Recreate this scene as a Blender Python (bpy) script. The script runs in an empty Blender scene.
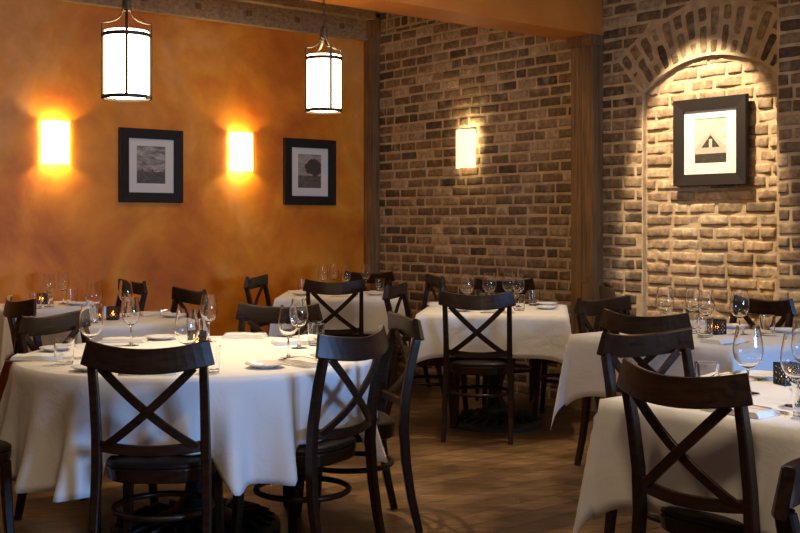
import bpy, math, random
from mathutils import Vector, noise
SC = bpy.context.scene
COL = SC.collection
PI = math.pi

# ---------------------------------------------------------------- room frame
CX, CY = -0.245, 9.9                       # the corner where plaster wall meets brick wall
UB = Vector((0.627, -0.779, 0)).normalized()   # along the brick wall
NB = Vector((-0.779, -0.627, 0)).normalized()  # out of the brick wall
UO = Vector((-0.776, -0.630, 0)).normalized()  # along the plaster wall
NO = Vector((0.630, -0.776, 0)).normalized()   # out of the plaster wall
C0 = Vector((CX, CY, 0))
def B(s, z, o=0.0): return C0 + UB*s + NB*o + Vector((0, 0, z))
def O(t, z, o=0.0): return C0 + UO*t + NO*o + Vector((0, 0, z))

# ---------------------------------------------------------------- camera, light, exposure
cam = bpy.data.cameras.new('camera'); co = bpy.data.objects.new('camera', cam); COL.objects.link(co)
co.location = (0, 0, 1.32); co.rotation_euler = (PI/2, 0, 0)
cam.sensor_width = 36; cam.lens = 36*1093/800; cam.shift_y = -43.5/800; cam.shift_x = 0
cam.clip_start = .05
SC.camera = co
SC.view_settings.view_transform = 'Standard'; SC.view_settings.look = 'None'
SC.view_settings.gamma = 1; SC.view_settings.use_curve_mapping = False
SC.view_settings.exposure = 0.0
w = bpy.data.worlds.new('world'); SC.world = w; w.use_nodes = True
w.node_tree.nodes['Background'].inputs[0].default_value = (.45, .62, 1, 1)
w.node_tree.nodes['Background'].inputs[1].default_value = .6

WARM = (1, .70, .42)
def lamp(kind, name, loc, power, color, aim=None, **kw):
    l = bpy.data.lights.new(name, kind); l.energy = power; l.color = color
    for k, v in kw.items(): setattr(l, k, v)
    o = bpy.data.objects.new(name, l); COL.objects.link(o); o.location = loc
    if aim is not None:
        o.rotation_euler = (Vector(aim)-Vector(loc)).to_track_quat('-Z', 'Y').to_euler()
    return o
# daylight through the shop window behind the camera
wl = O(2.4, 1.42, 10.25)
lamp('AREA', 'window_daylight', wl, 72, (.26, .50, 1), aim=O(3.3, .75, 4.0), shape='RECTANGLE', size=1.6, size_y=.8, spread=math.radians(95))
# ceiling downlights
def down(name, x, y, power, deg, aim=None, blend=.5, col=(1, .78, .52), z=3.15, r=.05):
    lamp('SPOT', name, (x, y, z), power, col, aim=aim or (x, y-.001, 0), spot_size=math.radians(deg), spot_blend=blend, shadow_soft_size=r)
down('downlight', -.50, 5.05, 330, 50, aim=(-.66, 4.82, .75), blend=1.0)
down('downlight', 1.40, 3.75, 170, 46, blend=.7)
down('downlight', 1.75, 5.7, 60, 50, blend=.7)
down('downlight', .95, 6.5, 120, 46, aim=(.85, 6.9, .5), blend=.7)
down('downlight', .15, 5.9, 190, 30, aim=(.22, 5.75, 0), blend=.7, r=.03)
down('downlight', -.5, 8.4, 14, 60, blend=.8)
p = B(3.46, 3.3, .95); down('picture_light', p.x, p.y, 480, 41, aim=B(3.57, 1.66, 0.0), blend=.28, col=(1, .84, .60), z=3.3, r=.03)
p = B(3.4, 3.2, 1.4)
# unseen warm fill areas added under the ceiling to brighten cloths and room
for (x, y, pw) in ((-1.2, 2.6, 8), (.3, 1.5, 28), (-2.9, 5.6, 9), (.6, 5.6, 14), (-.6, 7.6, 12)):
    lamp('AREA', 'ceiling_fill', (x, y, 3.2), pw, (1, .74, .48), aim=(x, y-.001, 0), shape='DISK', size=.5)

# ---------------------------------------------------------------- mesh helpers
class M:
    def __init__(s): s.v = []; s.f = []; s.mi = []; s.col = []
    def add(s, vs, fs, mi=0, col=None):
        b = len(s.v); s.v += [tuple(v) for v in vs]
        for f in fs: s.f.append(tuple(b+i for i in f)); s.mi.append(mi)
        s.col += [col or (1, 1, 1)]*len(vs)
    def box(s, lo, hi, fn=None, mi=0):
        x0, y0, z0 = lo; x1, y1, z1 = hi
        vs = [(x, y, z) for z in (z0, z1) for y in (y0, y1) for x in (x0, x1)]
        if fn: vs = [fn(*v) for v in vs]
        s.add(vs, [(0,2,3,1),(4,5,7,6),(0,1,5,4),(2,6,7,3),(0,4,6,2),(1,3,7,5)], mi)
    def sweep(s, path, w, d, side, closed=False, ch=.28, taper=None, n8=True):
        P = [Vector(p) for p in path]; n = len(P); rings = []
        for i, p in enumerate(P):
            if closed: t = P[(i+1) % n]-P[i-1]
            else: t = P[min(i+1, n-1)]-P[max(i-1, 0)]
            t.normalize(); sd = Vector(side(i) if callable(side) else side)
            u = (sd - t*sd.dot(t)).normalized(); v = t.cross(u)
            k = taper[i] if taper else 1
            a, b = w/2*k, d/2*k; c = min(a, b)*ch
            rings.append([p+u*x+v*y for x, y in ((a, b-c), (a-c, b), (-a+c, b), (-a, b-c), (-a, -b+c), (-a+c, -b), (a-c, -b), (a, -b+c))])
        vs = [q for r in rings for q in r]; fs = []
        for i in range(n if closed else n-1):
            j = (i+1) % n
            for k in range(8): k2 = (k+1) % 8; fs.append((i*8+k, i*8+k2, j*8+k2, j*8+k))
        if not closed: fs += [tuple(range(7, -1, -1)), tuple((n-1)*8+k for k in range(8))]
        s.add(vs, fs)
    def tube(s, path, r, closed=False, seg=8, taper=None):
        P = [Vector(p) for p in path]; n = len(P); vs = []
        up = Vector((.13, .21, .97))
        for i, p in enumerate(P):
            t = (P[(i+1) % n]-P[i-1]) if closed else (P[min(i+1, n-1)]-P[max(i-1, 0)])
            t.normalize(); u = t.cross(up)
            if u.length < .1: u = t.cross(Vector((1, 0, 0)))
            u.normalize(); v = t.cross(u); rr = r*(taper[i] if taper else 1)
            vs += [p+u*math.cos(a)*rr+v*math.sin(a)*rr for a in [2*PI*k/seg for k in range(seg)]]
        fs = []
        for i in range(n if closed else n-1):
            j = (i+1) % n
            for k in range(seg): k2 = (k+1) % seg; fs.append((i*seg+k, i*seg+k2, j*seg+k2, j*seg+k))
        if not closed: fs += [tuple(range(seg-1, -1, -1)), tuple((n-1)*seg+k for k in range(seg))]
        s.add(vs, fs)
    def lathe(s, prof, seg=28, c=(0, 0, 0), closed=False, a0=0, a1=2*PI):
        full = abs(a1-a0-2*PI) < 1e-6; n = seg if full else seg+1; m = len(prof); vs = []
        for k in range(n):
            a = a0+(a1-a0)*k/seg
            vs += [(c[0]+r*math.cos(a), c[1]+r*math.sin(a), c[2]+z) for r, z in prof]
        fs = []
        for k in range(seg):
            k2 = (k+1) % n
            for i in range(m if closed else m-1):
                j = (i+1) % m
                q = [k*m+i, k2*m+i, k2*m+j, k*m+j]
                fs.append(tuple(q))
        s.add(vs, fs)
    def build(s, name, mats, parent=None, smooth=False, colors=False, loc=None, merge=False):
        me = bpy.data.meshes.new(name); me.from_pydata(s.v, [], s.f)
        if not isinstance(mats, (list, tuple)): mats = [mats]
        for m in mats: me.materials.append(m)
        if len(mats) > 1: me.polygons.foreach_set('material_index', s.mi)
        if smooth: me.polygons.foreach_set('use_smooth', [True]*len(me.polygons))
        if colors:
            ca = me.color_attributes.new('tone', 'FLOAT_COLOR', 'POINT')
            ca.data.foreach_set('color', [c for t in s.col for c in (*t, 1)])
        if merge:
            import bmesh
            bm = bmesh.new(); bm.from_mesh(me); bmesh.ops.remove_doubles(bm, verts=bm.verts, dist=1e-5)
            bmesh.ops.recalc_face_normals(bm, faces=bm.faces); bm.to_mesh(me); bm.free()
        if merge: me.set_sharp_from_angle(angle=.7)
        me.update()
        o = bpy.data.objects.new(name, me); COL.objects.link(o)
        if parent: o.parent = parent
        if loc: o.location = loc
        return o
def tag(o, label, cat, group=None):
    o['label'] = label; o['category'] = cat
    if group: o['group'] = group
    return o
def thing(name, label=None, cat=None, loc=(0, 0, 0), rz=0, group=None):
    o = bpy.data.objects.new(name, None); COL.objects.link(o); o.empty_display_size = .1
    o.location = loc; o.rotation_euler = (0, 0, rz)
    if label: tag(o, label, cat, group)
    return o
def struct(o): o['kind'] = 'structure'; return o
def copy_tree(o, parent=None):
    c = o.copy(); COL.objects.link(c)
    if parent: c.parent = parent
    for ch in list(o.children): copy_tree(ch, c)
    return c
used = set()
def put(proto, label, loc, rz=0, group=None):
    o = proto if proto.name not in used else copy_tree(proto)
    used.add(proto.name); o.location = loc; o.rotation_euler = (0, 0, rz); o['label'] = label
    if group: o['group'] = group
    return o

# ---------------------------------------------------------------- materials
def mat(name, base=(.8, .8, .8), rough=.5, **kw):
    m = bpy.data.materials.new(name); m.use_nodes = True; b = m.node_tree.nodes['Principled BSDF']
    b.inputs['Base Color'].default_value = (*base, 1); b.inputs['Roughness'].default_value = rough
    for k, v in kw.items(): b.inputs[k].default_value = v
    return m
def nd(m, t, **kw):
    n = m.node_tree.nodes.new(t)
    for k, v in kw.items():
        if k[0] == '_': setattr(n, k[1:], v)
        else: n.inputs[k.replace('__', ' ')].default_value = v
    return n
def ln(m, a, b): m.node_tree.links.new(a, b)
def bs(m): return m.node_tree.nodes['Principled BSDF']
def ramp(m, src, stops):
    r = m.node_tree.nodes.new('ShaderNodeValToRGB'); e = r.color_ramp.elements
    e[0].position, e[0].color = stops[0][0], (*stops[0][1], 1)
    e[1].position, e[1].color = stops[-1][0], (*stops[-1][1], 1)
    for p, c in stops[1:-1]:
        q = e.new(p); q.color = (*c, 1)
    ln(m, src, r.inputs[0]); return r.outputs[0]
def coords(m, scale=(1, 1, 1), rot=(0, 0, 0), kind='Object'):
    tc = nd(m, 'ShaderNodeTexCoord'); mp = nd(m, 'ShaderNodeMapping')
    mp.inputs['Scale'].default_value = scale; mp.inputs['Rotation'].default_value = rot
    ln(m, tc.outputs[kind], mp.inputs[0]); return mp.outputs[0]
def noisef(m, vec, scale, detail=4, rough=.55, dist=0):
    n = nd(m, 'ShaderNodeTexNoise', Scale=scale, Detail=detail, Roughness=rough, Distortion=dist)
    ln(m, vec, n.inputs['Vector']); return n.outputs['Fac']
def bump(m, src, strength, dist=.01, prev=None):
    b = nd(m, 'ShaderNodeBump', Strength=strength, Distance=dist); ln(m, src, b.inputs['Height'])
    if prev: ln(m, prev, b.inputs['Normal'])
    return b.outputs[0]
def mixc(m, fac, a, b, mode='MIX'):
    x = nd(m, 'ShaderNodeMix', _data_type='RGBA', _blend_type=mode)
    for s, v in ((x.inputs[0], fac), (x.inputs[6], a), (x.inputs[7], b)):
        if isinstance(v, (int, float)): s.default_value = v
        elif isinstance(v, tuple): s.default_value = (*v, 1)
        else: ln(m, v, s)
    return x.outputs[2]
def math_(m, op, a, b=None, clamp=False):
    x = nd(m, 'ShaderNodeMath', _operation=op, _use_clamp=clamp)
    for s, v in ((x.inputs[0], a), (x.inputs[1], b)):
        if v is None: continue
        if isinstance(v, (int, float)): s.default_value = v
        else: ln(m, v, s)
    return x.outputs[0]

ANG_O = math.atan2(UO.y, UO.x)
# plaster
m_plaster = mat('orange_plaster', rough=.55); v = coords(m_plaster)
f1 = noisef(m_plaster, v, 1.1, 5, .55, .6); f2 = noisef(m_plaster, v, 4.5, 6, .6, .4)
c1 = ramp(m_plaster, f1, [(.36, (.58, .135, .001)), (.46, (.74, .215, .001)), (.54, (.82, .30, .012)), (.62, (.86, .36, .07)), (.72, (.76, .26, .004))])
c2 = ramp(m_plaster, f2, [(.3, (.72, .66, .60)), (.7, (1, 1, 1))])
ln(m_plaster, mixc(m_plaster, .75, c1, c2, 'MULTIPLY'), bs(m_plaster).inputs['Base Color'])
ln(m_plaster, bump(m_plaster, noisef(m_plaster, v, 22, 5), .12, .01), bs(m_plaster).inputs['Normal'])
# brick + mortar
def rough_brick():
    m = mat('old_brick', rough=.9, **{'Specular IOR Level': .2}); v = coords(m)
    a = nd(m, 'ShaderNodeVertexColor'); a.layer_name = 'tone'
    f = noisef(m, v, 26, 6, .65); g = noisef(m, v, 7, 3, .5)
    c = ramp(m, f, [(.28, (.50, .48, .46)), (.52, (1, 1, 1)), (.70, (1.55, 1.5, 1.4))])
    c = mixc(m, 1.0, a.outputs[0], c, 'MULTIPLY')
    c = mixc(m, ramp(m, g, [(.56, (0, 0, 0)), (.72, (.55, .55, .55))]), c, (.40, .32, .22))
    ln(m, c, bs(m).inputs['Base Color'])
    ln(m, bump(m, f, .55, .012), bs(m).inputs['Normal']); return m
m_brick = rough_brick()
m_mortar = mat('lime_mortar', rough=.95, **{'Specular IOR Level': .1}); v = coords(m_mortar)
ln(m_mortar, ramp(m_mortar, noisef(m_mortar, v, 14, 6, .6), [(.3, (.36, .25, .145)), (.7, (.56, .41, .25))]), bs(m_mortar).inputs['Base Color'])
ln(m_mortar, bump(m_mortar, noisef(m_mortar, v, 60, 5, .7), .5, .01), bs(m_mortar).inputs['Normal'])
def old_wood(name, c0, c1, stretch, rot=(0, 0, 0), rough=.75):
    m = mat(name, rough=rough); v = coords(m, stretch, rot)
    f = noisef(m, v, 1, 8, .7, .3); v2 = coords(m); g = noisef(m, v2, 2.5, 4)
    c = mixc(m, .7, ramp(m, f, [(.3, c0), (.7, c1)]), ramp(m, g, [(.3, (.6, .6, .6)), (.7, (1.1, 1.1, 1.1))]), 'MULTIPLY')
    ln(m, c, bs(m).inputs['Base Color']); ln(m, bump(m, f, .6, .01), bs(m).inputs['Normal']); return m
m_post = old_wood('weathered_post_wood', (.09, .042, .011), (.36, .185, .055), (45, 45, 2))
m_trimw = old_wood('weathered_beam_wood', (.20, .12, .055), (.60, .40, .21), (2, 40, 40), (0, 0, -ANG_O))
m_beam = mat('orange_beam_paint', rough=.45); v = coords(m_beam)
ln(m_beam, ramp(m_beam, noisef(m_beam, v, 1.6, 5), [(.3, (.42, .11, .012)), (.7, (.62, .22, .03))]), bs(m_beam).inputs['Base Color'])
# floor
m_floor = mat('plank_floor', rough=.42); v = coords(m_floor, (1, 1, 1), (0, 0, -ANG_O))
br = nd(m_floor, 'ShaderNodeTexBrick', Scale=1.0, Mortar__Size=.003, Brick__Width=2.2, Row__Height=.135, Bias=0.0)
br.offset = .37; ln(m_floor, v, br.inputs['Vector'])
br.inputs['Color1'].default_value = (.19, .110, .046, 1); br.inputs['Color2'].default_value = (.115, .064, .027, 1); br.inputs['Mortar'].default_value = (.02, .012, .006, 1)
vg = coords(m_floor, (3, 45, 1), (0, 0, -ANG_O)); g = noisef(m_floor, vg, 1, 6, .65); h = noisef(m_floor, coords(m_floor), 3.2, 5, .6)
c = mixc(m_floor, .8, br.outputs[0], ramp(m_floor, g, [(.36, (.45, .42, .38)), (.64, (1.4, 1.32, 1.2))]), 'MULTIPLY')
c = mixc(m_floor, .7, c, ramp(m_floor, h, [(.36, (.45, .45, .45)), (.64, (1.3, 1.3, 1.3))]), 'MULTIPLY')
ln(m_floor, c, bs(m_floor).inputs['Base Color'])
ln(m_floor, ramp(m_floor, h, [(.3, (.32,)*3), (.7, (.55,)*3)]), bs(m_floor).inputs['Roughness'])
ln(m_floor, bump(m_floor, g, .15, .004, bump(m_floor, br.outputs['Fac'], -.5, .004)), bs(m_floor).inputs['Normal'])
# cloth
m_cloth = mat('white_linen', (.80, .79, .77), .85, **{'Sheen Weight': .15}); v = coords(m_cloth)
n1 = noisef(m_cloth, v, 5, 4, .6, 1.2); n2 = noisef(m_cloth, v, 350, 2)
ln(m_cloth, bump(m_cloth, n1, .30, .02, bump(m_cloth, n2, .12, .002)), bs(m_cloth).inputs['Normal'])
m_napkin = mat('napkin_linen', (.84, .83, .80), .9)
# chairs
m_wood = mat('espresso_wood', rough=.34, **{'Specular IOR Level': .32, 'Coat Weight': .05, 'Coat Roughness': .25}); v = coords(m_wood, (9, 60, 60))
ln(m_wood, ramp(m_wood, noisef(m_wood, v, 1, 5, .6, .5), [(.3, (.009, .004, .002)), (.7, (.042, .018, .008))]), bs(m_wood).inputs['Base Color'])
m_seat = mat('dark_vinyl', (.020, .012, .008), .45, **{'Specular IOR Level': .35})
m_iron = mat('black_cast_iron', (.012, .010, .009), .5)
v = coords(m_iron); ln(m_iron, bump(m_iron, noisef(m_iron, v, 60, 3), .4, .01), bs(m_iron).inputs['Normal'])
m_bronze = mat('dark_bronze', (.055, .035, .022), .45, Metallic=.6)
m_black = mat('black_frame_wood', (.018, .012, .009), .6, **{'Specular IOR Level': .25})
m_mat = mat('mat_board', (.72, .68, .60), .9)
m_china = mat('white_china', (.82, .82, .82), .12, **{'Coat Weight': .5})
m_steel = mat('polished_steel', (.62, .60, .57), .16, Metallic=1.0)
m_glass = mat('clear_glass', (1, 1, 1), .0, **{'Transmission Weight': 1.0, 'IOR': 1.47})
m_wax = mat('candle_wax', (.9, .7, .4), .5)
def emis(name, col, st, mottled=False):
    m = mat(name, (.9, .85, .75), .5); b = bs(m); b.inputs['Emission Color'].default_value = (*col, 1); b.inputs['Emission Strength'].default_value = st
    if mottled:
        f = noisef(m, coords(m), 18, 5, .7)
        ln(m, ramp(m, f, [(.30, (col[0]*.75, col[1]*.6, col[2]*.35)), (.42, col)]), b.inputs['Emission Color'])
    return m
m_shade = emis('glowing_pendant_glass', (1, .80, .52), 11, True)
m_sconce = emis('glowing_sconce_glass', (1, .80, .48), 7, True)
m_sconce2 = emis('glowing_sconce_glass_dim', (1, .80, .52), 1.15, True)
m_flame = emis('candle_flame', (1, .28, .04), 14)
m_ceil = mat('ceiling_paint', (.30, .20, .11), .9)
m_roomwall = mat('warm_wall_paint', (.42, .26, .12), .8)

# ---------------------------------------------------------------- brick fields
random.seed(7)
def tone():
    r = random.random()
    if r < .12: c = (.095, .062, .038)
    elif r < .55: c = (.165, .105, .058)
    elif r < .85: c = (.235, .152, .085)
    else: c = (.35, .25, .15)
    k = random.uniform(.85, 1.2); return tuple(x*k for x in c)
GX = (0, .035, .10, .35, .65, .90, .965, 1); GZ = (0, .07, .22, .78, .93, 1)
def brick(m, q, mp, depth=.008, base=0.0, rough=.0035, nx=7, nz=5, light=1):
    """q: four (s,z) corners bl, br, tr, tl"""
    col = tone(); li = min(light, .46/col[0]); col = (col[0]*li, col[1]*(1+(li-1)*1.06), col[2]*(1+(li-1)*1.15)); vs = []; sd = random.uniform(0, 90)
    hs = [random.uniform(-.003, .003) for _ in range(8)]
    q = [(q[i][0]+hs[2*i], q[i][1]+hs[2*i+1]) for i in range(4)]
    dd = depth*random.uniform(.5, 1.3)
    for j in range(nz+1):
        b = GZ[j] if nz == 5 else j/nz
        for i in range(nx+1):
            a = GX[i] if nx == 7 else i/nx
            s = (q[0][0]*(1-a)+q[1][0]*a)*(1-b)+(q[3][0]*(1-a)+q[2][0]*a)*b
            z = (q[0][1]*(1-a)+q[1][1]*a)*(1-b)+(q[3][1]*(1-a)+q[2][1]*a)*b
            edge = i in (0, nx) or j in (0, nz)
            near = i in (1, nx-1) or j in (1, nz-1)
            corner = i in (0, nx) and j in (0, nz)
            n = noise.noise(Vector((s*14+sd, z*14, sd)))
            if corner: s += (q[2][0]-q[0][0])*(.03 if i == 0 else -.03); z += .003 if j == 0 else -.003
            o = base + (-.004 if edge else dd*(.7 if near else 1)+n*rough*2)
            if edge: s += n*.005; z += n*.005
            vs.append(mp(s, z, o))
    W = nx+1
    m.add(vs, [(j*W+i, j*W+i+1, (j+1)*W+i+1, (j+1)*W+i) for j in range(nz) for i in range(nx)], 1, col)
PIT, LEN, G = .081, .218, .016
ZTOP = 3.4
AC, AZ, RI, RO = 3.59, 1.61, .80, 1.13            # relieving arch: centre s, z, inner, outer radius
N0, N1 = 3.056, 4.124
def rows(m, s0, s1, z0, z1, mp, cut=None, base=0, jit=.0, phase=0, rough=.0035, depth=.008, light=1):
    r = 0; z = z0
    while z < z1-.03:
        zt = min(z+PIT, z1); s = s0 - (.109 if (r+phase) % 2 else 0) - random.uniform(0, .03)
        while s < s1:
            L = LEN*random.choice((1, 1, 1, 1.04, .95, .55)); e = s+L
            a0 = max(s, s0)+G/2; a1 = min(e, s1)-G/2
            zb, zq = z+G/2, zt-G/2
            s = e
            if a1-a0 < .035: continue
            pieces = [[(a0, zb), (a1, zb), (a1, zq), (a0, zq)]]
            if cut: pieces = cut(a0, a1, zb, zq)
            for q in pieces: brick(m, q, mp, base=base, rough=rough, depth=depth, light=light)
        z = zt; r += 1
def chord(z, R): 
    d = R*R-(z-AZ)**2; return math.sqrt(d) if d > 0 else 0
def cut_out(a0, a1, zb, zq):
    R = RO+.012; out = []
    def ring_at(z):   # half width of ring region at this height
        return chord(z, R)
    cb, cq = ring_at(zb), ring_at(zq)
    if zq < 2.20: # below springing: the niche has straight sides
        L = N0; Rr = N1
        if a0 < L: out.append([(a0, zb), (min(a1, L-G/2), zb), (min(a1, L-G/2), zq), (a0, zq)])
        if a1 > Rr: out.append([(max(a0, Rr), zb), (a1, zb), (a1, zq), (max(a0, Rr), zq)])
    else:
        # skewback: the ring's ends run radially from (N0,2.21) to the outer radius
        def lim(z, c):
            sp = AC-(z-AZ)*(AC-N0)/(2.21-AZ)
            outer = AC-c if c > 0 else None
            return (outer if (z-AZ) > R*.745 else sp) if outer is not None else None
        lb, lq = lim(zb, cb), lim(zq, cq)
        if lb is None and lq is None: return [[(a0, zb), (a1, zb), (a1, zq), (a0, zq)]]
        if lb is None or lq is None: lb = lb or AC; lq = lq or AC
        rb, rq = 2*AC-lb, 2*AC-lq
        if a0 < min(lb, lq): out.append([(a0, zb), (min(a1, lb-.008), zb), (min(a1, lq-.008), zq), (a0, zq)])
        if a1 > max(rb, rq): out.append([(max(a0, rb+.008), zb), (a1, zb), (a1, zq), (max(a0, rq+.008), zq)])
    return [q for q in out if max(q[1][0]-q[0][0], q[2][0]-q[3][0]) > .03 and min(q[1][0]-q[0][0], q[2][0]-q[3][0]) > .0]
def cut_in(a0, a1, zb, zq):
    if zq < 2.21: return [[(a0, zb), (a1, zb), (a1, zq), (a0, zq)]]
    R = RI-.012; cb, cq = chord(zb, R), chord(zq, R)
    if cb <= .05: return []
    if cq <= .05: zq = AZ+R*.998; cq = chord(zq, R)
    if zq-zb < .02: return []
    lo = lambda a, c: max(a, AC-c); hi = lambda a, c: min(a, AC+c)
    q = [(lo(a0, cb), zb), (hi(a1, cb), zb), (hi(a1, cq), zq), (lo(a0, cq), zq)]
    return [q] if q[1][0]-q[0][0] > .03 and q[2][0]-q[3][0] > .0 else []

def BM(s, z, o): return B(s, z, o)
wm = M()
# mortar bed: left part, part over the arch, behind the niche
def quad(m, pts, mi=0): m.add(pts, [(0, 1, 2, 3)], mi)
SEND = 4.17
quad(wm, [B(-.2, 0), B(N0, 0), B(N0, ZTOP), B(-.2, ZTOP)])
N = 24; arc = []
for i in range(N+1):
    s = N0+(N1-N0)*i/N; arc.append((s, AZ+chord(s-AC+AZ, RI) if False else AZ+math.sqrt(RI*RI-(s-AC)**2)))
for (sa, za), (sb, zb) in zip(arc, arc[1:]):
    quad(wm, [B(sa, za), B(sb, zb), B(sb, ZTOP), B(sa, ZTOP)]); quad(wm, [B(sa, za, -.035), B(sb, zb, -.035), B(sb, zb), B(sa, za)])
quad(wm, [B(N0, 0, -.035), B(N1, 0, -.035), B(N1, 2.5, -.035), B(N0, 2.5, -.035)])
quad(wm, [B(N0, 0, 0), B(N0, 0, -.035), B(N0, 2.25, -.035), B(N0, 2.25, 0)])
quad(wm, [B(N1, 0), B(SEND, 0), B(SEND, ZTOP), B(N1, ZTOP)]); quad(wm, [B(N1, 0, -.035), B(N1, 0, 0), B(N1, 2.25, 0), B(N1, 2.25, -.035)])
rows(wm, .09, 2.52, .0, 3.04, BM)
rows(wm, 2.69, N0, .02, 2.20, BM, phase=1)                         # left of the niche
rows(wm, 2.69, SEND+.0, 2.21, ZTOP, BM, cut=cut_out)
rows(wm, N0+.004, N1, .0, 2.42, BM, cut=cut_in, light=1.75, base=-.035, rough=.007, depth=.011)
# header course along the top
s = .1
while s < 2.5:
    brick(wm, [(s+.006, 3.048), (s+.094, 3.048), (s+.094, 3.125), (s+.006, 3.125)], BM, nx=4, depth=.02); s += .102
# arch voussoirs, one and a half bricks deep
a0 = math.atan2(2.21-AZ, N1-AC); a1 = PI-a0; nv = 16
for k in range(nv):
    t0 = a0+(a1-a0)*k/nv; t1 = a0+(a1-a0)*(k+1)/nv; g = .0055
    cutr = RI+.11 if k % 2 else RI+.215
    for ra, rb in ((RI+.012, cutr-.007), (cutr+.007, RO-.004)):
        P = lambda r, t: (AC+r*math.cos(t), AZ+r*math.sin(t))
        ga, gb = g/ra, g/rb
        # bl, br, tr, tl with s rising from left to right
        brick(wm, [P(ra, t1-ga), P(ra, t0+ga), P(rb, t0+gb*1.2), P(rb, t1-gb*1.2)], BM, nx=3, nz=7)
struct(wm.build('wall_right', [m_mortar, m_brick], colors=True, smooth=True))
# brick pier at the far right
pm = M()
def PM(s, z, o): return B(s, z, .12+o)
quad(pm, [PM(4.16, 0, 0), PM(6.4, 0, 0), PM(6.4, ZTOP, 0), PM(4.16, ZTOP, 0)]); quad(pm, [B(4.16, 0, -.1), PM(4.16, 0, 0), PM(4.16, ZTOP, 0), B(4.16, ZTOP, -.1)])
rows(pm, 4.165, 5.6, .03, ZTOP, PM, phase=1)
struct(pm.build('wall_right_pier', [m_mortar, m_brick], colors=True, smooth=True))
m = M(); quad(m, [B(6.4, 0, .12), B(10.6, 0, .12), B(10.6, ZTOP, .12), B(6.4, ZTOP, .12)]); struct(m.build('wall_right_plaster', m_roomwall))
# brick vault springing from the header course
vm = M(); RV = .42
def VM(s, a, o): ang = a/RV; r = RV-o; return B(s, 3.13+RV*math.sin(ang)*1.0 - o*math.sin(ang)*0, RV-RV*math.cos(ang)+o*math.cos(ang))
def VM(s, a, o):
    ang = a/RV; return B(s, 3.13+RV*math.sin(ang)-o*math.sin(ang)*.9, RV*(1-math.cos(ang))+o*math.cos(ang)+.0)
na = 8
for i in range(na):
    quad(vm, [VM(.0, RV*1.3*i/na, 0), VM(2.5, RV*1.3*i/na, 0), VM(2.5, RV*1.3*(i+1)/na, 0), VM(.0, RV*1.3*(i+1)/na, 0)])
rows(vm, .02, 2.45, .0, RV*1.3, VM)
struct(vm.build('ceiling_vault', [m_mortar, m_brick], colors=True, smooth=True))

# ---------------------------------------------------------------- other walls, floor, ceiling
def wallO(t, z, o): return O(t, z, o)
m = M(); m.box((0, 0, -.2), (8.2, ZTOP, 0), lambda t, z, o: O(t, z, o)); struct(m.build('wall_left', m_plaster))
m = M(); m.box((-.3, -.3, -.12), (8.3, 10.9, 0), lambda t, o, z: O(t, z, o)); struct(m.build('floor', m_floor))
m = M(); m.box((-.3, -.3, ZTOP), (8.3, 10.9, ZTOP+.12), lambda t, o, z: O(t, z, o)); struct(m.build('ceiling', m_ceil))
m = M(); m.box((8.0, 0, -.1), (8.2, ZTOP, 10.6), lambda t, z, o: O(t, z, o)); struct(m.build('wall_far_left', m_roomwall))
m = M()                                     # street-side wall with the shop window opening
for (t0, t1, z0, z1) in ((-.2, 1.2, 0, ZTOP), (5.0, 8.2, 0, ZTOP), (1.2, 5.0, 0, .75), (1.2, 5.0, 2.75, ZTOP)):
    m.box((t0, z0, 10.45), (t1, z1, 10.6), lambda t, z, o: O(t, z, o))
struct(m.build('wall_back', m_roomwall))
m = M()
for (t0, t1, z0, z1) in ((1.2, 5.0, .75, .82), (1.2, 5.0, 2.68, 2.75), (1.2, 1.27, .82, 2.68), (4.93, 5.0, .82, 2.68), (2.45, 2.51, .82, 2.68), (3.7, 3.76, .82, 2.68)):
    m.box((t0, z0, 10.44), (t1, z1, 10.53), lambda t, z, o: O(t, z, o))
struct(m.build('window_1', m_post))
# weathered wood crown over the plaster wall
m = M(); m.box((.1, 2.955, 0), (8.0, 3.13, .07), lambda t, z, o: O(t, z, o)); lo_ = struct(m.build('trim_1', m_trimw))
m = M(); m.box((.1, 3.13, 0), (8.0, 3.40, .17), lambda t, z, o: O(t, z, o)); struct(m.build('trim_2', m_trimw))
m = M()
for i in range(14):
    t = .38+i*.47; m.box((t, 3.025, .07), (t+.045, 3.07, .082), lambda t, z, o: O(t, z, o))
b_ = m.build('square_bolts', m_post, lo_)
# corner post and the post under the orange beam
m = M(); m.box((0, 0, 0), (.105, 2.97, .105), lambda s, z, o: B(s, z, o)); m.box((0, 2.97, 0), (.115, 3.16, .13), lambda s, z, o: B(s, z, o)); struct(m.build('trim_3', m_post))
m = M()
m.box((2.50, 0, 0), (2.60, 2.58, .115), lambda s, z, o: B(s, z, o)); m.box((2.604, 0, 0), (2.70, 2.58, .113), lambda s, z, o: B(s, z, o))
m.box((2.48, 2.58, 0), (2.71, 2.655, .13), lambda s, z, o: B(s, z, o)); m.box((2.60, .9, .1), (2.66, .94, .121), lambda s, z, o: B(s, z, o))
struct(m.build('trim_4', m_post))
m = M(); m.box((0, 2.655, 2.40), (8.0, ZTOP, 2.70), lambda t, z, o: O(t, z, o)); struct(m.build('ceiling_beam', m_beam))

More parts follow.
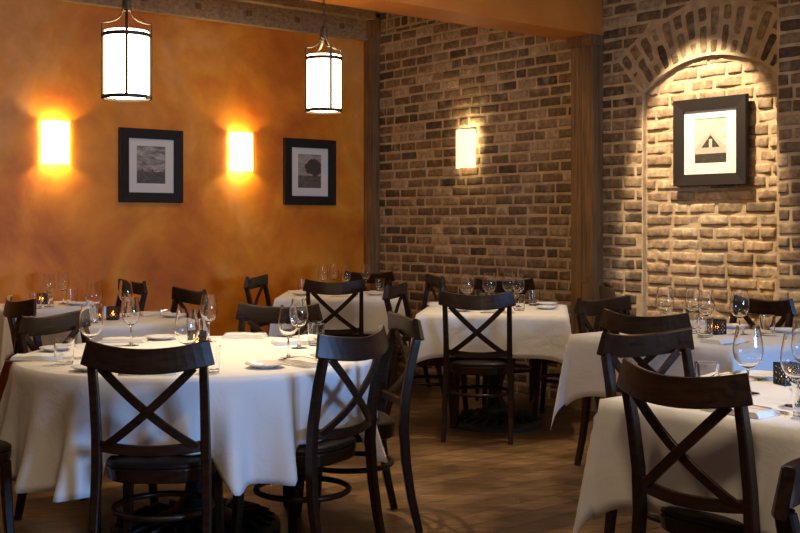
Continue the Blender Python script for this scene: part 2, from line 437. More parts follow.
# ---------------------------------------------------------------- lamps
def sconce(pos, rz, label, shade_mat, pw):
    t = thing('wall_sconce', label, 'wall lamp', pos, rz, None)
    # local: +y out of the wall
    m = M(); W, D, Hh = .101, .085, .31; P = []
    for r_ in (0, .004):
        P.append([((W-r_)*math.cos(a), (D-r_)*math.sin(a)+.012) for a in [PI*k/18 for k in range(19)]])
    vs = [(x, y, z) for z in (-Hh/2, Hh/2) for (x, y) in P[0]]+[(x, y, z) for z in (-Hh/2, Hh/2) for (x, y) in P[1]]
    fs = []
    for k in range(18):
        fs += [(k, k+1, 19+k+1, 19+k), (38+k+1, 38+k, 57+k, 57+k+1), (19+k, 19+k+1, 57+k+1, 57+k), (k+1, k, 38+k, 38+k+1)]
    fs += [(0, 19, 57, 38), (18, 56, 75, 37)]
    m.add(vs, fs); m.build('lamp_shade', shade_mat, t)
    m = M(); m.box((-.05, 0, -.09), (.05, .012, .09)); m.build('back_plate', m_bronze, t)
    m = M(); m.tube([(0, .01, -.04), (0, .045, -.04)], .006); m.lathe([(0, -.05), (.014, -.05), (.014, -.02), (0, -.02)], 12, (0, .045, 0)); m.build('bulb_holder', m_bronze, t)
    for dz, k in ((.10, 1.2), (-.10, 1)):
        l = lamp('POINT', 'sconce_bulb', (0, .045, dz), pw*k*2.2, (1, .80, .42), shadow_soft_size=.02); l.parent = t
    return t
po = O(2.955, 1.908, 0); sconce(po, math.atan2(NO.y, NO.x)-PI/2, 'glowing half-round wall sconce left of the cloudy landscape picture', m_sconce, 3.6)
po = O(1.385, 1.904, 0); sconce(po, math.atan2(NO.y, NO.x)-PI/2, 'glowing half-round wall sconce between the two pictures on the orange wall', m_sconce, 3.6)
po = B(1.30, 1.92, .02); t = sconce(po, math.atan2(NB.y, NB.x)-PI/2, 'glowing half-round wall sconce on the brick wall', m_sconce2, 1.0)
for ch in t.children:
    if ch.type == 'LIGHT' and ch.location.z > 0: ch.data.energy = 4.5
    elif ch.type == 'LIGHT': ch.data.energy = .6

def pendant(x, y, zb, zt, r, rot, label):
    t = thing('pendant_lamp', label, 'pendant lamp', (x, y, zb), rot)
    H_ = zt-zb; m = M()
    m.lathe([(r*.93, .012), (r*.93, H_+.008), (r*.91, H_+.008), (r*.91, .016), (0, .016), (0, .012)], 40, closed=False)
    m.build('glass_shade', m_shade, t, smooth=False)
    for nm, z in (('bottom_ring', 0), ('top_ring', H_-.02)):
        m = M(); m.lathe([(r*.94, z), (r*1.0, z), (r*1.0, z+.018), (r*.94, z+.018)], 40, closed=True); m.build(nm, m_bronze, t)
    hz = H_+.118
    for k in range(4):
        a = PI/2*k; ca, sa = math.cos(a), math.sin(a)
        pts = [(r*1.02, 0), (r*1.02, H_*.5), (r*1.02, H_+.045)]
        pts += [(r*1.0, H_+.048)]+[(r*(.98-.80*math.sin(u*PI/2)), H_+.05+(hz-H_-.06)*(1-math.cos(u*PI/2))) for u in [i/8 for i in range(0, 9)]]+[(r*.15, hz+.03)]
        m = M(); m.sweep([(p*ca, p*sa, z) for p, z in pts], .013, .008, (-sa, ca, 0)); m.build('strap', m_bronze, t)
    m = M(); m.lathe([(0, hz-.012), (.020, hz-.012), (.023, hz+.0), (.021, hz+.045), (.014, hz+.055), (.012, hz+.06), (0, hz+.06)], 14); m.build('hub', m_bronze, t)
    m = M(); z = hz+.055; i = 0
    while zb+z < ZTOP-.03:
        ring = [( (.011*math.cos(a)) if i % 2 else 0, 0 if i % 2 else .011*math.cos(a), z+.019+.019*math.sin(a)) for a in [2*PI*k/12 for k in range(12)]]
        m.tube(ring, .0028, closed=True, seg=5); z += .031; i += 1
    m.build('chain', m_bronze, t)
    m = M(); m.lathe([(0, -.03), (.03, -.03), (.06, -.005), (.06, 0), (0, 0)], 20, (0, 0, ZTOP-zb)); m.build('ceiling_rose', m_bronze, t)
    return t
pendant(-1.300, 5.2, 1.908, 2.222, .112, .24, 'larger glowing cylindrical pendant lamp hanging at upper left')
pendant(-.436, 6.25, 1.952, 2.268, .106, .45, 'glowing cylindrical pendant lamp on a chain nearer the brick wall')

# ---------------------------------------------------------------- framed photographs
def print_mat(kind):
    m = mat('sepia_photo_'+kind, rough=.4)
    tc = nd(m, 'ShaderNodeTexCoord'); sp = nd(m, 'ShaderNodeSeparateXYZ'); ln(m, tc.outputs['Object'], sp.inputs[0])
    x, z = sp.outputs[0], sp.outputs[2]
    mp = nd(m, 'ShaderNodeMapping'); ln(m, tc.outputs['Object'], mp.inputs[0])
    mp.inputs['Scale'].default_value = (7, 1, 22)
    cl = noisef(m, mp.outputs[0], 1.3, 6, .6, .5)
    fine = noisef(m, tc.outputs['Object'], 60, 5, .7)
    if kind == 'field':
        sky = ramp(m, cl, [(.35, (.10, .085, .07)), (.5, (.30, .26, .21)), (.68, (.55, .49, .40))])
        gr = ramp(m, fine, [(.35, (.05, .042, .035)), (.7, (.17, .145, .115))]); hor = -.055
        hz = math_(m, 'ADD', z, math_(m, 'MULTIPLY', math_(m, 'SUBTRACT', noisef(m, tc.outputs['Object'], 45, 3), .52, True), -.16))
        c = mixc(m, math_(m, 'GREATER_THAN', hz, hor), gr, sky)
    elif kind == 'tree':
        sky = ramp(m, cl, [(.35, (.24, .21, .17)), (.65, (.42, .37, .30))])
        gr = ramp(m, fine, [(.35, (.05, .04, .03)), (.7, (.20, .17, .13))])
        c = mixc(m, math_(m, 'GREATER_THAN', z, -.04), gr, sky)
        dx = math_(m, 'DIVIDE', math_(m, 'ADD', x, .045), .085); dz = math_(m, 'DIVIDE', math_(m, 'SUBTRACT', z, .025), .075)
        d = math_(m, 'ADD', math_(m, 'MULTIPLY', dx, dx), math_(m, 'MULTIPLY', dz, dz))
        d = math_(m, 'ADD', d, math_(m, 'MULTIPLY', math_(m, 'SUBTRACT', noisef(m, tc.outputs['Object'], 28, 4), .5), 2.6))
        tr = mixc(m, fine, (.012, .010, .008), (.10, .085, .065))
        c = mixc(m, math_(m, 'LESS_THAN', d, 1.0), c, tr)
    else:
        sky = ramp(m, cl, [(.35, (.45, .38, .29)), (.65, (.66, .58, .46))])
        gr = ramp(m, fine, [(.35, (.025, .02, .015)), (.7, (.08, .06, .045))])
        ax = math_(m, 'ABSOLUTE', x)
        inroof = math_(m, 'LESS_THAN', math_(m, 'MULTIPLY', ax, .78), math_(m, 'SUBTRACT', .050, z))
        roof = mixc(m, fine, (.30, .24, .18), (.62, .54, .42))
        c = mixc(m, inroof, sky, roof)
        inner = math_(m, 'LESS_THAN', math_(m, 'MULTIPLY', ax, 1.15), math_(m, 'SUBTRACT', .036, z))
        above = math_(m, 'GREATER_THAN', z, -.045)
        c = mixc(m, math_(m, 'MULTIPLY', inner, above), c, (.06, .045, .03))
        door = math_(m, 'MULTIPLY', math_(m, 'LESS_THAN', ax, .012), math_(m, 'MULTIPLY', math_(m, 'LESS_THAN', z, .01), above))
        c = mixc(m, door, c, (.55, .47, .36))
        c = mixc(m, math_(m, 'LESS_THAN', z, -.085), c, gr)
    ln(m, c, bs(m).inputs['Base Color']); return m
def picture(pos, rz, w, h, kind, label):
    t = thing('framed_photograph', label, 'framed picture', pos, rz)    # local: x across, y out of the wall, z up
    bw = .076; m = M()
    out = [(-w/2, -h/2), (w/2, -h/2), (w/2, h/2), (-w/2, h/2)]; inn = [(-w/2+bw, -h/2+bw), (w/2-bw, -h/2+bw), (w/2-bw, h/2-bw), (-w/2+bw, h/2-bw)]
    vs = []
    for ring, y in ((out, 0), (out, .030), ([(a*.985, b*.985) for a, b in out], .034), (inn, .026), (inn, .006)): vs += [(a, y, b) for a, b in ring]
    fs = [(r*4+k, r*4+(k+1) % 4, (r+1)*4+(k+1) % 4, (r+1)*4+k) for r in range(4) for k in range(4)]+[(3, 2, 1, 0)]
    m.add(vs, fs); m.build('frame', m_black, t)
    iw, ih = w/2-bw+.003, h/2-bw+.003; pw_, ph = .122, .145; off = .008
    a = [(-iw, -ih), (iw, -ih), (iw, ih), (-iw, ih)]; b = [(-pw_, -ph+off), (pw_, -ph+off), (pw_, ph+off), (-pw_, ph+off)]
    m = M(); m.add([(p, .012, q) for p, q in a]+[(p, .012, q) for p, q in b]+[(p*.985, .009, q) for p, q in b], [(r*4+k, r*4+(k+1) % 4, (r+1)*4+(k+1) % 4, (r+1)*4+k) for r in range(2) for k in range(4)])
    m.build('mat_board', m_mat, t)
    m = M(); m.box((-pw_, .005, -ph), (pw_, .009, ph)); o = m.build('photo_print', print_mat(kind), t); o.location = (0, 0, off)
AO = math.atan2(NO.y, NO.x)-PI/2; AB = math.atan2(NB.y, NB.x)-PI/2
picture(O(2.19, 1.765, .002), AO, .535, .57, 'field', 'black-framed photograph of a flat field under clouds')
picture(O(.70, 1.76, .002), AO, .535, .568, 'tree', 'black-framed photograph of a dark bushy tree')
picture(B(3.61, 1.847, .0), AB, .557, .57, 'tent', 'black-framed photograph of a pointed tent under the brick arch')

# ---------------------------------------------------------------- chair
def make_chair():
    t = thing('dining_chair'); t['category'] = 'chair'
    def bow(x, hw, dep): return -dep*(1-(x/hw)**2)
    BW, TL = .066, .38
    # seat: frame ring and pad
    def seat_outline(k, n=40):
        pts = []
        for i in range(n):
            a = 2*PI*i/n; c, s_ = math.cos(a), math.sin(a)
            e = .62; x = abs(c)**e*(1 if c > 0 else -1); y = abs(s_)**e*(1 if s_ > 0 else -1)
            wx = .200+.018*y; pts.append((x*wx*k, y*.200*k+.005))
        return pts
    def stack(levels):
        m = M(); vs = []
        for k, z in levels: vs += [(x, y, z) for x, y in seat_outline(k)]
        n = 40; L = len(levels)
        fs = [(l*n+i, l*n+(i+1) % n, (l+1)*n+(i+1) % n, (l+1)*n+i) for l in range(L-1) for i in range(n)]
        fs += [tuple(range(n-1, -1, -1)), tuple((L-1)*n+i for i in range(n))]
        m.add(vs, fs); return m
    stack([(.97, .395), (1.0, .40), (1.03, .44), (1.02, .447)]).build('seat_frame', m_wood, t)
    stack([(1.0, .447), (1.03, .452), (1.02, .463), (.95, .472), (.8, .478), (.4, .482)]).build('seat', m_seat, t, smooth=True)
    for sx in (-1, 1):
        m = M(); prof = [(.202, -.270, 0), (.200, -.235, .15), (.198, -.212, .30), (.193, -.203, .45), (.192, -.212, .58), (.193, -.236, .72), (.194, -.258, .81), (.194, -.262, .828)]
        m.sweep([(sx*a, b, c) for a, b, c in prof], .030, .036, (1, 0, 0), taper=[.85, .95, 1.05, 1.1, 1.05, 1, .95, .9]); m.build('back_post', m_wood, t)
        m = M(); m.sweep([(sx*.185, .185, 0), (sx*.176, .170, .2), (sx*.170, .160, .41)], .036, .036, (1, 0, 0), taper=[.78, .95, 1.1]); m.build('front_leg', m_wood, t)
    m = M(); xs = [-.219+.438*i/16 for i in range(17)]
    m.sweep([(x, -.252+bow(x, .219, BW), .869+TL*bow(x, .219, BW)) for x in xs], .088, .022, (0, .22, 1), ch=.3); m.build('top_rail', m_wood, t)
    xs = [-.186+.372*i/10 for i in range(11)]
    m = M(); m.sweep([(x, -.208+bow(x, .186, .040), .536+.3*bow(x, .186, .040)) for x in xs], .038, .020, (0, .1, 1)); m.build('lower_rail', m_wood, t)
    for sx in (-1, 1):
        pts = []
        for i in range(11):
            u = i/10; x = sx*(-.162+.324*u); z = .540+.285*u-.020*(1-abs(2*u-1)*0)*(1-(x/.2)**2)
            y = -.208-.046*u-.046*(1-((x)/.2)**2)-(.006 if sx > 0 else -.004)*math.sin(PI*u)
            pts.append((x, y, z))
        m = M(); m.sweep(pts, .030, .012, (1, 0, -sx*1.17)); m.build('cross_slat', m_wood, t)
    m = M(); m.tube([(.178*math.cos(a), .186*math.sin(a)-.012, .272) for a in [2*PI*k/36 for k in range(36)]], .0115, closed=True); m.build('hoop_stretcher', m_wood, t, smooth=True)
    return t
chair = make_chair()
def seat_chair(mx, my, hx, hy, label, group=None):
    h = Vector((hx, hy)).normalized(); rz = math.atan2(h.y, h.x)-PI/2
    return put(chair, label, (mx+h.x*.262, my+h.y*.262, 0), rz, group)
CH = [
 (-.877, 3.80, 0, 1, 'dark wood cross-back chair at the near side of the round table, nearest the camera'),
 (-.175, 4.18, -.84, .54, 'dark wood cross-back chair at the near right of the round table, hoop stretcher showing'),
 (.02, 4.86, -.96, -.27, 'dark cross-back chair at the far right of the round table, beside the aisle'),
 (-1.60, 5.04, .88, -.47, 'dark wood cross-back chair at the far left of the round table, rail glinting blue'),
 (-1.95, 4.06, .80, .60, 'dark wood cross-back chair at the near left of the round table, mostly out of frame'),
 (-.62, 5.58, -.20, -.98, 'dark wood cross-back chair behind the round table facing the viewer'),
 (-2.10, 6.04, .80, .60, 'dark cross-back chair at the left of the blue-lit small table, nearly edge-on'),
 (-1.925, 7.88, -.78, -.62, 'dark wood cross-back chair by the orange wall at the right of the far left table'),
 (-1.325, 6.90, -.78, -.62, 'dark wood cross-back chair at the right of the blue-lit small square table'),
 (-1.125, 8.54, .97, -.24, 'dark wood cross-back chair at the left of the table by the corner post'),
 (-.475, 7.95, 0, 1, 'dark cross-back chair in front of the corner table, back to the viewer'),
 (-.27, 9.35, -.24, -.97, 'dark wood cross-back chair in the wall corner behind four wine glasses'),
 (.28, 8.62, -.96, -.26, 'dark wood cross-back chair by the brick wall at the right of the corner table'),
 (-.03, 7.36, .95, -.30, 'dark wood cross-back chair at the left of the square table before the brick wall'),
 (.462, 6.56, .17, .98, 'dark cross-back chair in front of the middle square table, back to the viewer'),
 (.775, 8.13, 0, -1, 'dark wood cross-back chair behind the square table, close to the brick wall'),
 (1.37, 7.30, -.96, .26, 'dark cross-back chair at the right of the middle square table, end-on before the wooden post'),
 (1.13, 6.08, .62, -.78, 'dark wood cross-back chair at the far left of the table below the tent picture'),
 (1.14, 5.10, .60, .80, 'dark cross-back chair at the near left of the table below the tent picture'),
 (2.02, 6.10, -.85, -.50, 'dark cross-back chair at the far right of the table below the tent picture'),
 (.945, 4.19, .45, -.89, 'dark wood cross-back chair at the far side of the front right table, facing the viewer'),
 (.805, 3.13, .77, .63, 'dark cross-back chair at the near side of the front right table, large in view'),
 (.785, 1.985, .72, -.69, 'dark wood cross-back chair of which only a rail end shows at the lower right'),
]
for c in CH: seat_chair(*c)

# ---------------------------------------------------------------- tables and cloths
TT = .750
def table(name, x, y, rz, half, label, round_=False, rbase=.33):
    t = thing(name, label, 'table', (x, y, 0), rz)
    m = M()
    if round_: m.lathe([(0, TT-.032), (half, TT-.032), (half, TT), (0, TT)], 48)
    else: m.box((-half, -half, TT-.032), (half, half, TT))
    m.build('tabletop', m_post, t)
    m = M(); m.lathe([(0, .07), (.11, .08), (.085, .12), (.05, .17), (.042, .24), (.062, .31), (.075, .38), (.05, .45), (.036, .55), (.05, .66), (.13, .70), (.13, TT-.034), (0, TT-.034)], 24); m.build('pedestal', m_iron, t, smooth=True)
    m = M(); r = rbase
    m.lathe([(r*.9, 0), (r, 0), (r, .025), (r*.92, .045), (r*.55, .055), (.12, .085), (0, .085), ], 40)
    for k in range(24):
        a = 2*PI*k/24; m.tube([(r*.93*math.cos(a), r*.93*math.sin(a), .04), (r*.75*math.cos(a+.08), r*.75*math.sin(a+.08), .065), (r*.5*math.cos(a), r*.5*math.sin(a), .06)], .012, seg=6)
    m.build('base', m_iron, t)
    return t
def square_cloth(x, y, rz, a, d, dc, label, seed=0, wav=.010):
    """a: half table, d: drop at mid edge, dc: drop near the corners"""
    n = 15; m = M(); rc = a+.004; zt = TT+.006
    def pt(i, j):  # i,j in -n-k .. n+k
        k = 9
        def comp(q):
            if abs(q) <= n: return rc*q/n, 0
            return (rc if q > 0 else -rc), (abs(q)-n)/k*(1 if q > 0 else -1)
        (px, ex), (py, ey) = comp(i), comp(j)
        nz = noise.noise(Vector((px*6+seed, py*6, seed*3.1)))
        if ex == 0 and ey == 0:
            e = max(abs(px), abs(py))/rc
            return (px, py, zt+.0015*nz-.004*max(0, e-.97)/.03)
        if ex and ey:
            r = math.hypot(ex, ey)*dc; th = math.atan2(abs(ey), abs(ex)); f = math.sin(2*th)
            sp = .04+.13*f**1.3; ox, oy = math.cos(th), math.sin(th)
            lat = .06+.0*f
            return (px+math.copysign(r*math.sin(sp)*ox+.006, ex), py+math.copysign(r*math.sin(sp)*oy+.006, ey), zt-.004-r*math.cos(sp)*.97)
        q = abs(py if ex else px)/rc; e = abs(ex or ey); D = (d+(dc-d)*q**6)*e
        wv = wav*math.sin((py if ex else px)*13+seed*2+(0 if ex else 1.7))*e+.012*e*nz
        out = D*.05+.006+wv*(1-q**4)
        if ex: return (px+math.copysign(out, ex), py, zt-.004-D)
        return (px, py+math.copysign(out, ey), zt-.004-D)
    K = n+9; W = 2*K+1
    vs = [pt(i, j) for j in range(-K, K+1) for i in range(-K, K+1)]
    m.add(vs, [(j*W+i, j*W+i+1, (j+1)*W+i+1, (j+1)*W+i) for j in range(W-1) for i in range(W-1)])
    o = m.build('tablecloth', m_cloth, smooth=True); o.location = (x, y, 0); o.rotation_euler = (0, 0, rz)
    md = o.modifiers.new('thick', 'SOLIDIFY'); md.thickness = .0025; md.offset = 1
    tag(o, label, 'tablecloth'); return o
def round_cloth(x, y, R, chairs, label):
    m = M(); n = 300; zt = TT+.006; prof_top = [0.02, .2, .4, .55, .68, .735, R]; nd_ = 16
    rnd = random.Random(4); ph = [rnd.uniform(0, 6.28) for _ in range(5)]
    vs = []
    def hem(a):
        d = .425+.02*math.sin(3*a+1)+.012*math.sin(7*a)
        for c in chairs:
            da = abs((a-c+PI) % (2*PI)-PI); k = 1-min(1, max(0, (da-.22)/.12)); k = k*k*(3-2*k)
            d = d*(1-k)+(.272)*k
        return d
    for k in range(n):
        a = 2*PI*k/n
        for r in prof_top:
            vs.append((r*math.cos(a), r*math.sin(a), zt+.001*noise.noise(Vector((r*math.cos(a)*7, r*math.sin(a)*7, 0)))-(.002 if r == R else 0)))
        D = hem(a); kk = min(1, min(max(0, (abs((a-c+PI) % (2*PI)-PI)-.21)/.12) for c in chairs)); f = .5+.5*math.sin(25*a+ph[0]+.9*math.sin(2*a+ph[1])+.7*math.sin(5*a+ph[2]))
        f2 = math.sin(31*a+ph[3]+math.sin(4*a))
        for i in range(1, nd_+1):
            u = i/nd_; dd = D*u; ef = u**.9*min(1, D*u/.12)
            out = .010+(.02+.01*kk)*dd+((.012+.095*kk)*(f**2.0)+.016*f2)*ef*(.35+.65*u)
            rr = R+out
            vs.append((rr*math.cos(a), rr*math.sin(a), zt-.004-dd*.985))
    L = len(prof_top)+nd_
    m.add(vs, [(k*L+i, ((k+1) % n)*L+i, ((k+1) % n)*L+i+1, k*L+i+1) for k in range(n) for i in range(L-1)])
    c = len(m.v); m.v.append((0, 0, zt)); m.col.append((1, 1, 1))
    for k in range(n): m.f.append((c, ((k+1) % n)*L, k*L)); m.mi.append(0)
    o = m.build('tablecloth', m_cloth, smooth=True); o.location = (x, y, 0)
    md = o.modifiers.new('thick', 'SOLIDIFY'); md.thickness = .0025; md.offset = -1
    tag(o, label, 'tablecloth'); return o
RZ = math.atan2(.63, .776)
table('round_table', -.875, 4.70, 0, .738, 'large round dining table under a floor-sweeping white cloth at front left', True, .36)
round_cloth(-.875, 4.70, .742, [math.atan2(b-4.70, a+.885) for a, b in ((-.877, 3.80), (-.175, 4.18), (.02, 4.86), (-.62, 5.58), (-1.60, 5.04))], 'white linen cloth draped in folds over the large round table')
TB = [ # x, y, rz, half, d, dc, where
 (-1.67, 6.41, RZ, .375, .26, .30, 'small square table lit blue behind the round table'),
 (-2.47, 7.46, RZ, .335, .24, .30, 'small square table at far left against the orange wall'),
 (-.455, 8.64, 0, .475, .26, .30, 'square table in the corner between orange wall and brick wall'),
 (.625, 7.16, -.14, .46, .255, .30, 'square table in the middle before the brick wall'),
 (1.535, 5.48, RZ, .475, .285, .36, 'square table below the picture of the tent'),
 (1.325, 3.445, RZ, .480, .31, .38, 'square table at the front right'),
 (1.40, 1.32, RZ, .45, .28, .34, 'square table outside the lower right edge of the photo'),
]
for i, (x, y, rz, a, d, dc, wh) in enumerate(TB):
    table('square_table', x, y, rz, a, wh, False, .30)
    square_cloth(x, y, rz, a, d, dc, 'white linen cloth over the '+wh, i*1.7)
ZC = TT+.0095

# ---------------------------------------------------------------- tableware prototypes
def make_wine(name, R, Hh, bh):
    t = thing(name); t['category'] = 'wine glass'
    zb = Hh-bh; th = .0012
    prof = [(.004, 0), (.30, .035), (.62, .10), (.86, .22), (.98, .36), (1.0, .46), (.95, .62), (.86, .80), (.76, 1.0)]
    out = [(max(r*R, .004), zb+u*bh) for r, u in prof]; inn = [(max(r*R-th, .0), zb+u*bh+(.004 if i == 0 else .0012 if i < 3 else 0)) for i, (r, u) in enumerate(prof)]
    inn[0] = (0, zb+.006)
    m = M(); m.lathe([(0, zb)]+out+inn[::-1], 32); m.build('bowl', m_glass, t, smooth=True, merge=True)
    m = M(); m.lathe([(0, .006), (.010, .0075), (.0042, .018), (.0036, .04), (.0036, zb-.01), (.006, zb-.002), (0, zb-.0005)], 12); m.build('stem', m_glass, t, smooth=True, merge=True)
    m = M(); m.lathe([(0, 0), (.036, 0), (.0365, .001), (.020, .0035), (.008, .0055), (0, .0055)], 28); m.build('foot', m_glass, t, smooth=True, merge=True)
    return t
big = make_wine('wine_glass', .049, .221, .142); slim = make_wine('wine_glass', .0415, .221, .132)
def make_tumbler():
    m = M(); r0, r1, Hh = .035, .0405, .10
    m.lathe([(0, 0), (r0-.003, 0), (r0, .003), (r1, Hh), (r1-.0008, Hh+.0008), (r1-.0018, Hh), (r0-.002, .014), (r0-.006, .011), (0, .010)], 32)
    o = m.build('water_tumbler', m_glass, smooth=True, merge=True); o['category'] = 'tumbler'; return o
tumbler = make_tumbler()
def make_candle():
    t = thing('candle_holder'); t['category'] = 'candle holder'; w, Hh = .031, .075
    m = M(); th = .0022
    for z in (0, Hh-.004): 
        for sx in (-1, 1):
            m.box((-w, sx*w-th, z), (w, sx*w+th, z+.004)); m.box((sx*w-th, -w, z), (sx*w+th, w, z+.004))
    for sx in (-1, 1):
        for sy in (-1, 1): m.box((sx*w-th, sy*w-th, 0), (sx*w+th, sy*w+th, Hh))
    for face in range(4):
        ca, sa = math.cos(face*PI/2), math.sin(face*PI/2)
        R_ = lambda x, z: (x*ca+w*sa, x*sa-w*ca, z)
        for k in range(-2, 4):
            for s_ in (1, -1):
                x0, x1 = -w, w; z0 = k*.02; z1 = z0+.062
                pts = []
                for u in [i/12 for i in range(13)]:
                    z = z0+(z1-z0)*u
                    if .002 < z < Hh-.002: pts.append(R_(s_*(x0+(x1-x0)*u), z))
                if len(pts) > 1: m.tube(pts, .0030, seg=5)
    m.box((-w, -w, 0), (w, w, .003)); m.build('pierced_case', m_iron, t)
    m = M(); m.lathe([(0, .004), (.018, .004), (.018, .022), (0, .021)], 16); m.build('tealight', m_wax, t)
    m = M(); m.lathe([(0, .022), (.006, .028), (.007, .035), (.004, .046), (0, .056)], 10); m.build('flame', m_flame, t, smooth=True)
    return t
candle = make_candle()
def make_plate():
    m = M(); m.lathe([(0, 0), (.042, 0), (.046, .003), (.060, .008), (.078, .016), (.0785, .0175), (.077, .0185), (.058, .0115), (.044, .006), (0, .0055)], 40)
    o = m.build('bread_plate', m_china, smooth=True, merge=True); o['category'] = 'plate'; return o
plate = make_plate()
def make_napkin():
    m = M(); z = 0
    for k, (w_, d_) in enumerate(((.20, .115), (.197, .111), (.192, .108), (.186, .104))):
        vs = []; nx = 9; th = .0042; r = random.Random(k)
        for zz in (z, z+th*.9):
            for j in range(4):
                for i in range(nx+1):
                    x = -w_/2+w_*i/nx+r.uniform(-.0008, .0008); y = -d_/2+d_*j/3+.003*k
                    vs.append((x, y, zz+(.0012*math.sin(i*1.1+k)+.001 if zz > z else (0.0012*math.sin(i*1.1+k-1)+.001 if k else 0))))
        W = nx+1; n1 = 4*W; fs = []
        for j in range(3):
            for i in range(nx):
                a = j*W+i; fs += [(a, a+W, a+W+1, a+1), (n1+a, n1+a+1, n1+a+W+1, n1+a+W)]
        for i in range(nx): fs += [(i, i+1, n1+i+1, n1+i), (3*W+i+1, 3*W+i, n1+3*W+i, n1+3*W+i+1)]
        for j in range(3): fs += [(j*W+W, j*W, n1+j*W, n1+j*W+W), (j*W+nx, j*W+W+nx, n1+j*W+W+nx, n1+j*W+nx)]
        m.add(vs, fs); z += th
    o = m.build('folded_napkin', m_napkin, smooth=False); o['category'] = 'napkin'; return o
napkin = make_napkin()
def make_knife():
    m = M(); m.sweep([(-.11, 0, .004), (-.06, 0, .0045), (-.01, 0, .004)], .012, .006, (0, 1, 0), taper=[1.1, .9, .7])
    pts = [(-.01, -.005), (.05, -.009), (.09, -.008), (.108, .002), (.10, .006), (-.01, .005)]
    n = len(pts); m.add([(x, y, .003) for x, y in pts]+[(x, y, .0045) for x, y in pts], [tuple(range(n-1, -1, -1)), tuple(range(n, 2*n))]+[(i, (i+1) % n, n+(i+1) % n, n+i) for i in range(n)])
    o = m.build('table_knife', m_steel); o['category'] = 'knife'; return o
def make_fork():
    m = M(); m.sweep([(-.10, 0, .003), (-.03, 0, .007), (.03, 0, .004), (.045, 0, .003)], .010, .003, (0, 1, 0), taper=[1.2, .6, .7, 2.0])
    for y in (-.0085, -.0028, .0028, .0085): m.tube([(.042, y, .003), (.06, y, .0035), (.09, y, .008)], .0014, seg=5)
    o = m.build('table_fork', m_steel); o['category'] = 'fork'; return o
knife = make_knife(); fork = make_fork()
def make_shaker():
    t = thing('salt_shaker'); t['category'] = 'salt shaker'
    m = M(); m.lathe([(0, 0), (.016, 0), (.017, .03), (.013, .042), (0, .042)], 16); m.build('jar', m_glass, t, smooth=True)
    m = M(); m.lathe([(0, .042), (.0135, .042), (.0135, .052), (.008, .058), (0, .059)], 16); m.build('cap', m_steel, t, smooth=True)
    return t
shaker = make_shaker()

RT = 'the round table'
WINE = [ # proto, x, y, label
 (big, -1.293, 4.572, 'wide wine glass on the round table, leftmost, behind the near chair rail'),
 (slim, -1.231, 5.003, 'wine glass at the far left side of the round table, before the blue-lit cloth'),
 (big, -.840, 4.309, 'wide wine glass above the right half of the near chair rail on the round table'),
 (slim, -.904, 5.171, 'tall wine glass beside the candle on the round table, against the orange wall'),
 (slim, -.462, 4.525, 'nearer of the crossed pair of wine glasses at the right of the round table'),
 (slim, -.453, 4.903, 'farther of the crossed pair of wine glasses at the right of the round table'),
 (slim, -1.623, 6.464, 'wine glass right of the candle on the blue-lit small table'),
 (big, -1.749, 6.248, 'wide wine glass left of the candle on the blue-lit small table'),
 (slim, -2.353, 7.326, 'left one of the two touching wine glasses on the far left table'),
 (slim, -2.335, 7.58, 'right one of the two touching wine glasses on the far left table'),
 (slim, -.621, 8.821, 'leftmost of four wine glasses on the corner table'),
 (slim, -.545, 9.02, 'second from left of four wine glasses on the corner table'),
 (slim, -.431, 8.719, 'third from left of four wine glasses on the corner table'),
 (slim, -.281, 9.02, 'rightmost of four wine glasses on the corner table, before the post'),
 (big, .451, 7.351, 'leftmost wine glass on the middle square table, above the chair rail'),
 (big, .611, 7.46, 'second wine glass from left on the middle square table'),
 (slim, .735, 7.424, 'wine glass half hidden behind its neighbour on the middle square table'),
 (slim, .789, 7.28, 'rightmost wine glass on the middle square table, above a tumbler'),
 (big, 1.398, 5.768, 'leftmost wine glass on the table below the tent picture, above a chair rail'),
 (slim, 1.546, 5.768, 'second wine glass on the table below the tent picture, behind its neighbour'),
 (slim, 1.544, 5.513, 'third wine glass on the table below the tent picture, above the tumbler'),
 (big, 1.713, 5.513, 'rightmost wine glass on the table below the tent picture, before a dark chair rail'),
 (big, 1.148, 3.605, 'large wine glass nearest the near chair of the front right table'),
 (big, 1.215, 3.347, 'large wine glass at the right edge of the photo on the front right table'),
 (slim, 1.355, 3.675, 'wine glass behind another at the right edge on the front right table'),
]
for pr, x, y, lb in WINE: put(pr, lb, (x, y, ZC), 0, 'stemmed wine glasses on the tables')
TUM = [
 (-1.332, 4.334, 'tumbler by the folded napkin at the left of the round table'),
 (-.384, 5.003, 'tumbler behind the near right chair rail on the round table'),
 (-.713, 4.102, 'tumbler behind the right post of the near chair on the round table'),
 (-.985, 5.25, 'tumbler beside the candle at the far side of the round table'),
 (-1.705, 6.14, 'tumbler left of the candle on the blue-lit small table'),
 (-2.28, 7.60, 'tumbler right of the wine glasses on the far left table'),
 (-2.383, 7.155, 'tumbler behind a chair rail on the far left table'),
 (-.168, 9.03, 'tumbler at the right of the corner table, before the brick wall'),
 (-.80, 9.0, 'tumbler at the left of the corner table'),
 (.761, 6.993, 'nearer tumbler at the right of the chair on the middle square table'),
 (.909, 7.414, 'farther tumbler beside the plates on the middle square table'),
 (.56, 7.16, 'tumbler seen over the chair rail on the middle square table'),
 (1.493, 5.351, 'tumbler before the candle on the table below the tent picture'),
 (1.479, 5.56, 'tumbler behind another on the table below the tent picture'),
 (1.829, 5.446, 'tumbler at the right of the table below the tent picture'),
 (1.172, 3.156, 'tumbler at the right edge of the photo on the front right table'),
 (1.012, 3.605, 'tumbler whose rim shows over the near chair rail of the front right table'),
]
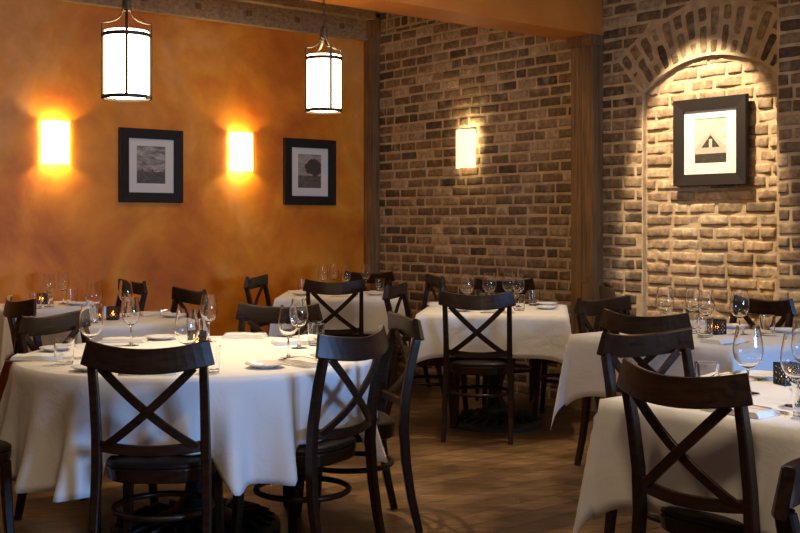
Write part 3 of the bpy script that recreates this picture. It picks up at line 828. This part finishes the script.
for x, y, lb in TUM: put(tumbler, 'clear '+lb, (x, y, ZC), 0, 'clear glass tumblers on the tables')
for x, y, r, lb in [
 (-.914, 4.923, .5, 'pierced black candle holder on the round table beside a tall wine glass'),
 (-1.666, 6.344, .1, 'pierced black candle holder on the blue-lit small table'),
 (-2.474, 7.56, .4, 'pierced black candle holder on the far left table'),
 (1.60, 5.52, .5, 'pierced black candle holder on the table below the tent picture'),
 (1.346, 3.80, .3, 'pierced black candle holder on the front right table')]:
    put(candle, lb, (x, y, ZC), r, 'lit candle holders')
PL = [
 (-1.172, 4.158, 'white bread plate left of the near chair on the round table'),
 (-.524, 4.244, 'white bread plate at the near edge of the round table, between two chairs'),
 (-1.50, 4.79, 'white bread plate behind the napkin at the left of the round table'),
 (-1.15, 5.259, 'white bread plate at the far side of the round table'),
 (-.44, 5.22, 'white bread plate behind the near right chair rail on the round table'),
 (-.294, 4.52, 'white bread plate at the right rim of the round table'),
 (-1.354, 6.52, 'white bread plate on the blue-lit small table'),
 (-2.20, 7.46, 'white bread plate at the right of the far left table'),
 (-.766, 8.50, 'white bread plate at the left of the corner table'),
 (-.195, 8.50, 'white bread plate at the right of the corner table'),
 (.956, 7.12, 'white bread plate nearest the right edge of the middle square table'),
 (1.0, 7.45, 'white bread plate at the far right corner of the middle square table'),
 (.38, 6.95, 'white bread plate behind the chair of the middle square table'),
 (1.78, 5.83, 'white bread plate at the far side of the table below the tent picture'),
 (1.978, 5.60, 'white bread plate at the right of the table below the tent picture'),
 (1.30, 3.95, 'white bread plate at the far corner of the front right table'),
 (.827, 3.50, 'white bread plate seen through the near chair back on the front right table'),
]
for x, y, lb in PL: put(plate, lb, (x, y, ZC), 0, 'white bread plates')
NK = [ # x, y, rot, label, knife?, fork?
 (-1.492, 4.50, .15, 'folded white napkin at the left rim of the round table', 1, 0),
 (-1.301, 5.16, .0, 'folded white napkin at the far left of the round table', 0, 1),
 (-.76, 5.36, -.1, 'folded white napkin at the far side of the round table, brightly lit', 0, 1),
 (-.927, 4.10, 0, 'folded white napkin behind the near chair rail on the round table', 1, 1),
 (-.36, 4.34, -.8, 'folded white napkin at the near right of the round table', 1, 1),
 (-.49, 5.07, .3, 'folded white napkin behind the crossed wine glasses on the round table', 0, 0),
 (-1.50, 6.66, RZ, 'folded white napkin on the blue-lit small table', 0, 1),
 (-2.53, 7.30, RZ, 'folded white napkin on the far left table', 0, 0),
 (-.80, 8.76, .2, 'folded white napkin at the left of the corner table', 0, 0),
 (-.42, 8.35, 0, 'folded white napkin in front of the chair at the corner table', 1, 0),
 (.29, 7.45, .1, 'folded white napkin at the far left of the middle square table', 0, 1),
 (.62, 6.86, -.14, 'folded white napkin behind the chair on the middle square table', 1, 0),
 (1.52, 5.14, RZ, 'folded white napkin at the near corner of the table below the tent picture', 1, 0),
 (1.59, 5.98, RZ, 'folded white napkin at the far corner of the table below the tent picture', 0, 1),
 (1.007, 3.239, RZ+PI/2, 'folded white napkin at the near edge of the front right table', 1, 1),
 (1.16, 3.88, RZ, 'folded white napkin at the far edge of the front right table', 0, 1),
]
for x, y, r, lb, kn, fk in NK:
    put(napkin, lb, (x, y, ZC), r, 'folded white napkins')
    c, s_ = math.cos(r), math.sin(r); short = lb.split(' napkin ')[1]
    if kn: put(knife, 'steel knife beside the napkin '+short, (x+s_*.078, y-c*.078, ZC-.001), r, 'table knives')
    if fk: put(fork, 'steel fork on the napkin '+short, (x-s_*.0, y+c*.0, ZC+.019), r+.1, 'table forks')
put(shaker, 'small salt shaker beside the candle on the far left table', (-2.41, 7.55, ZC), 0)
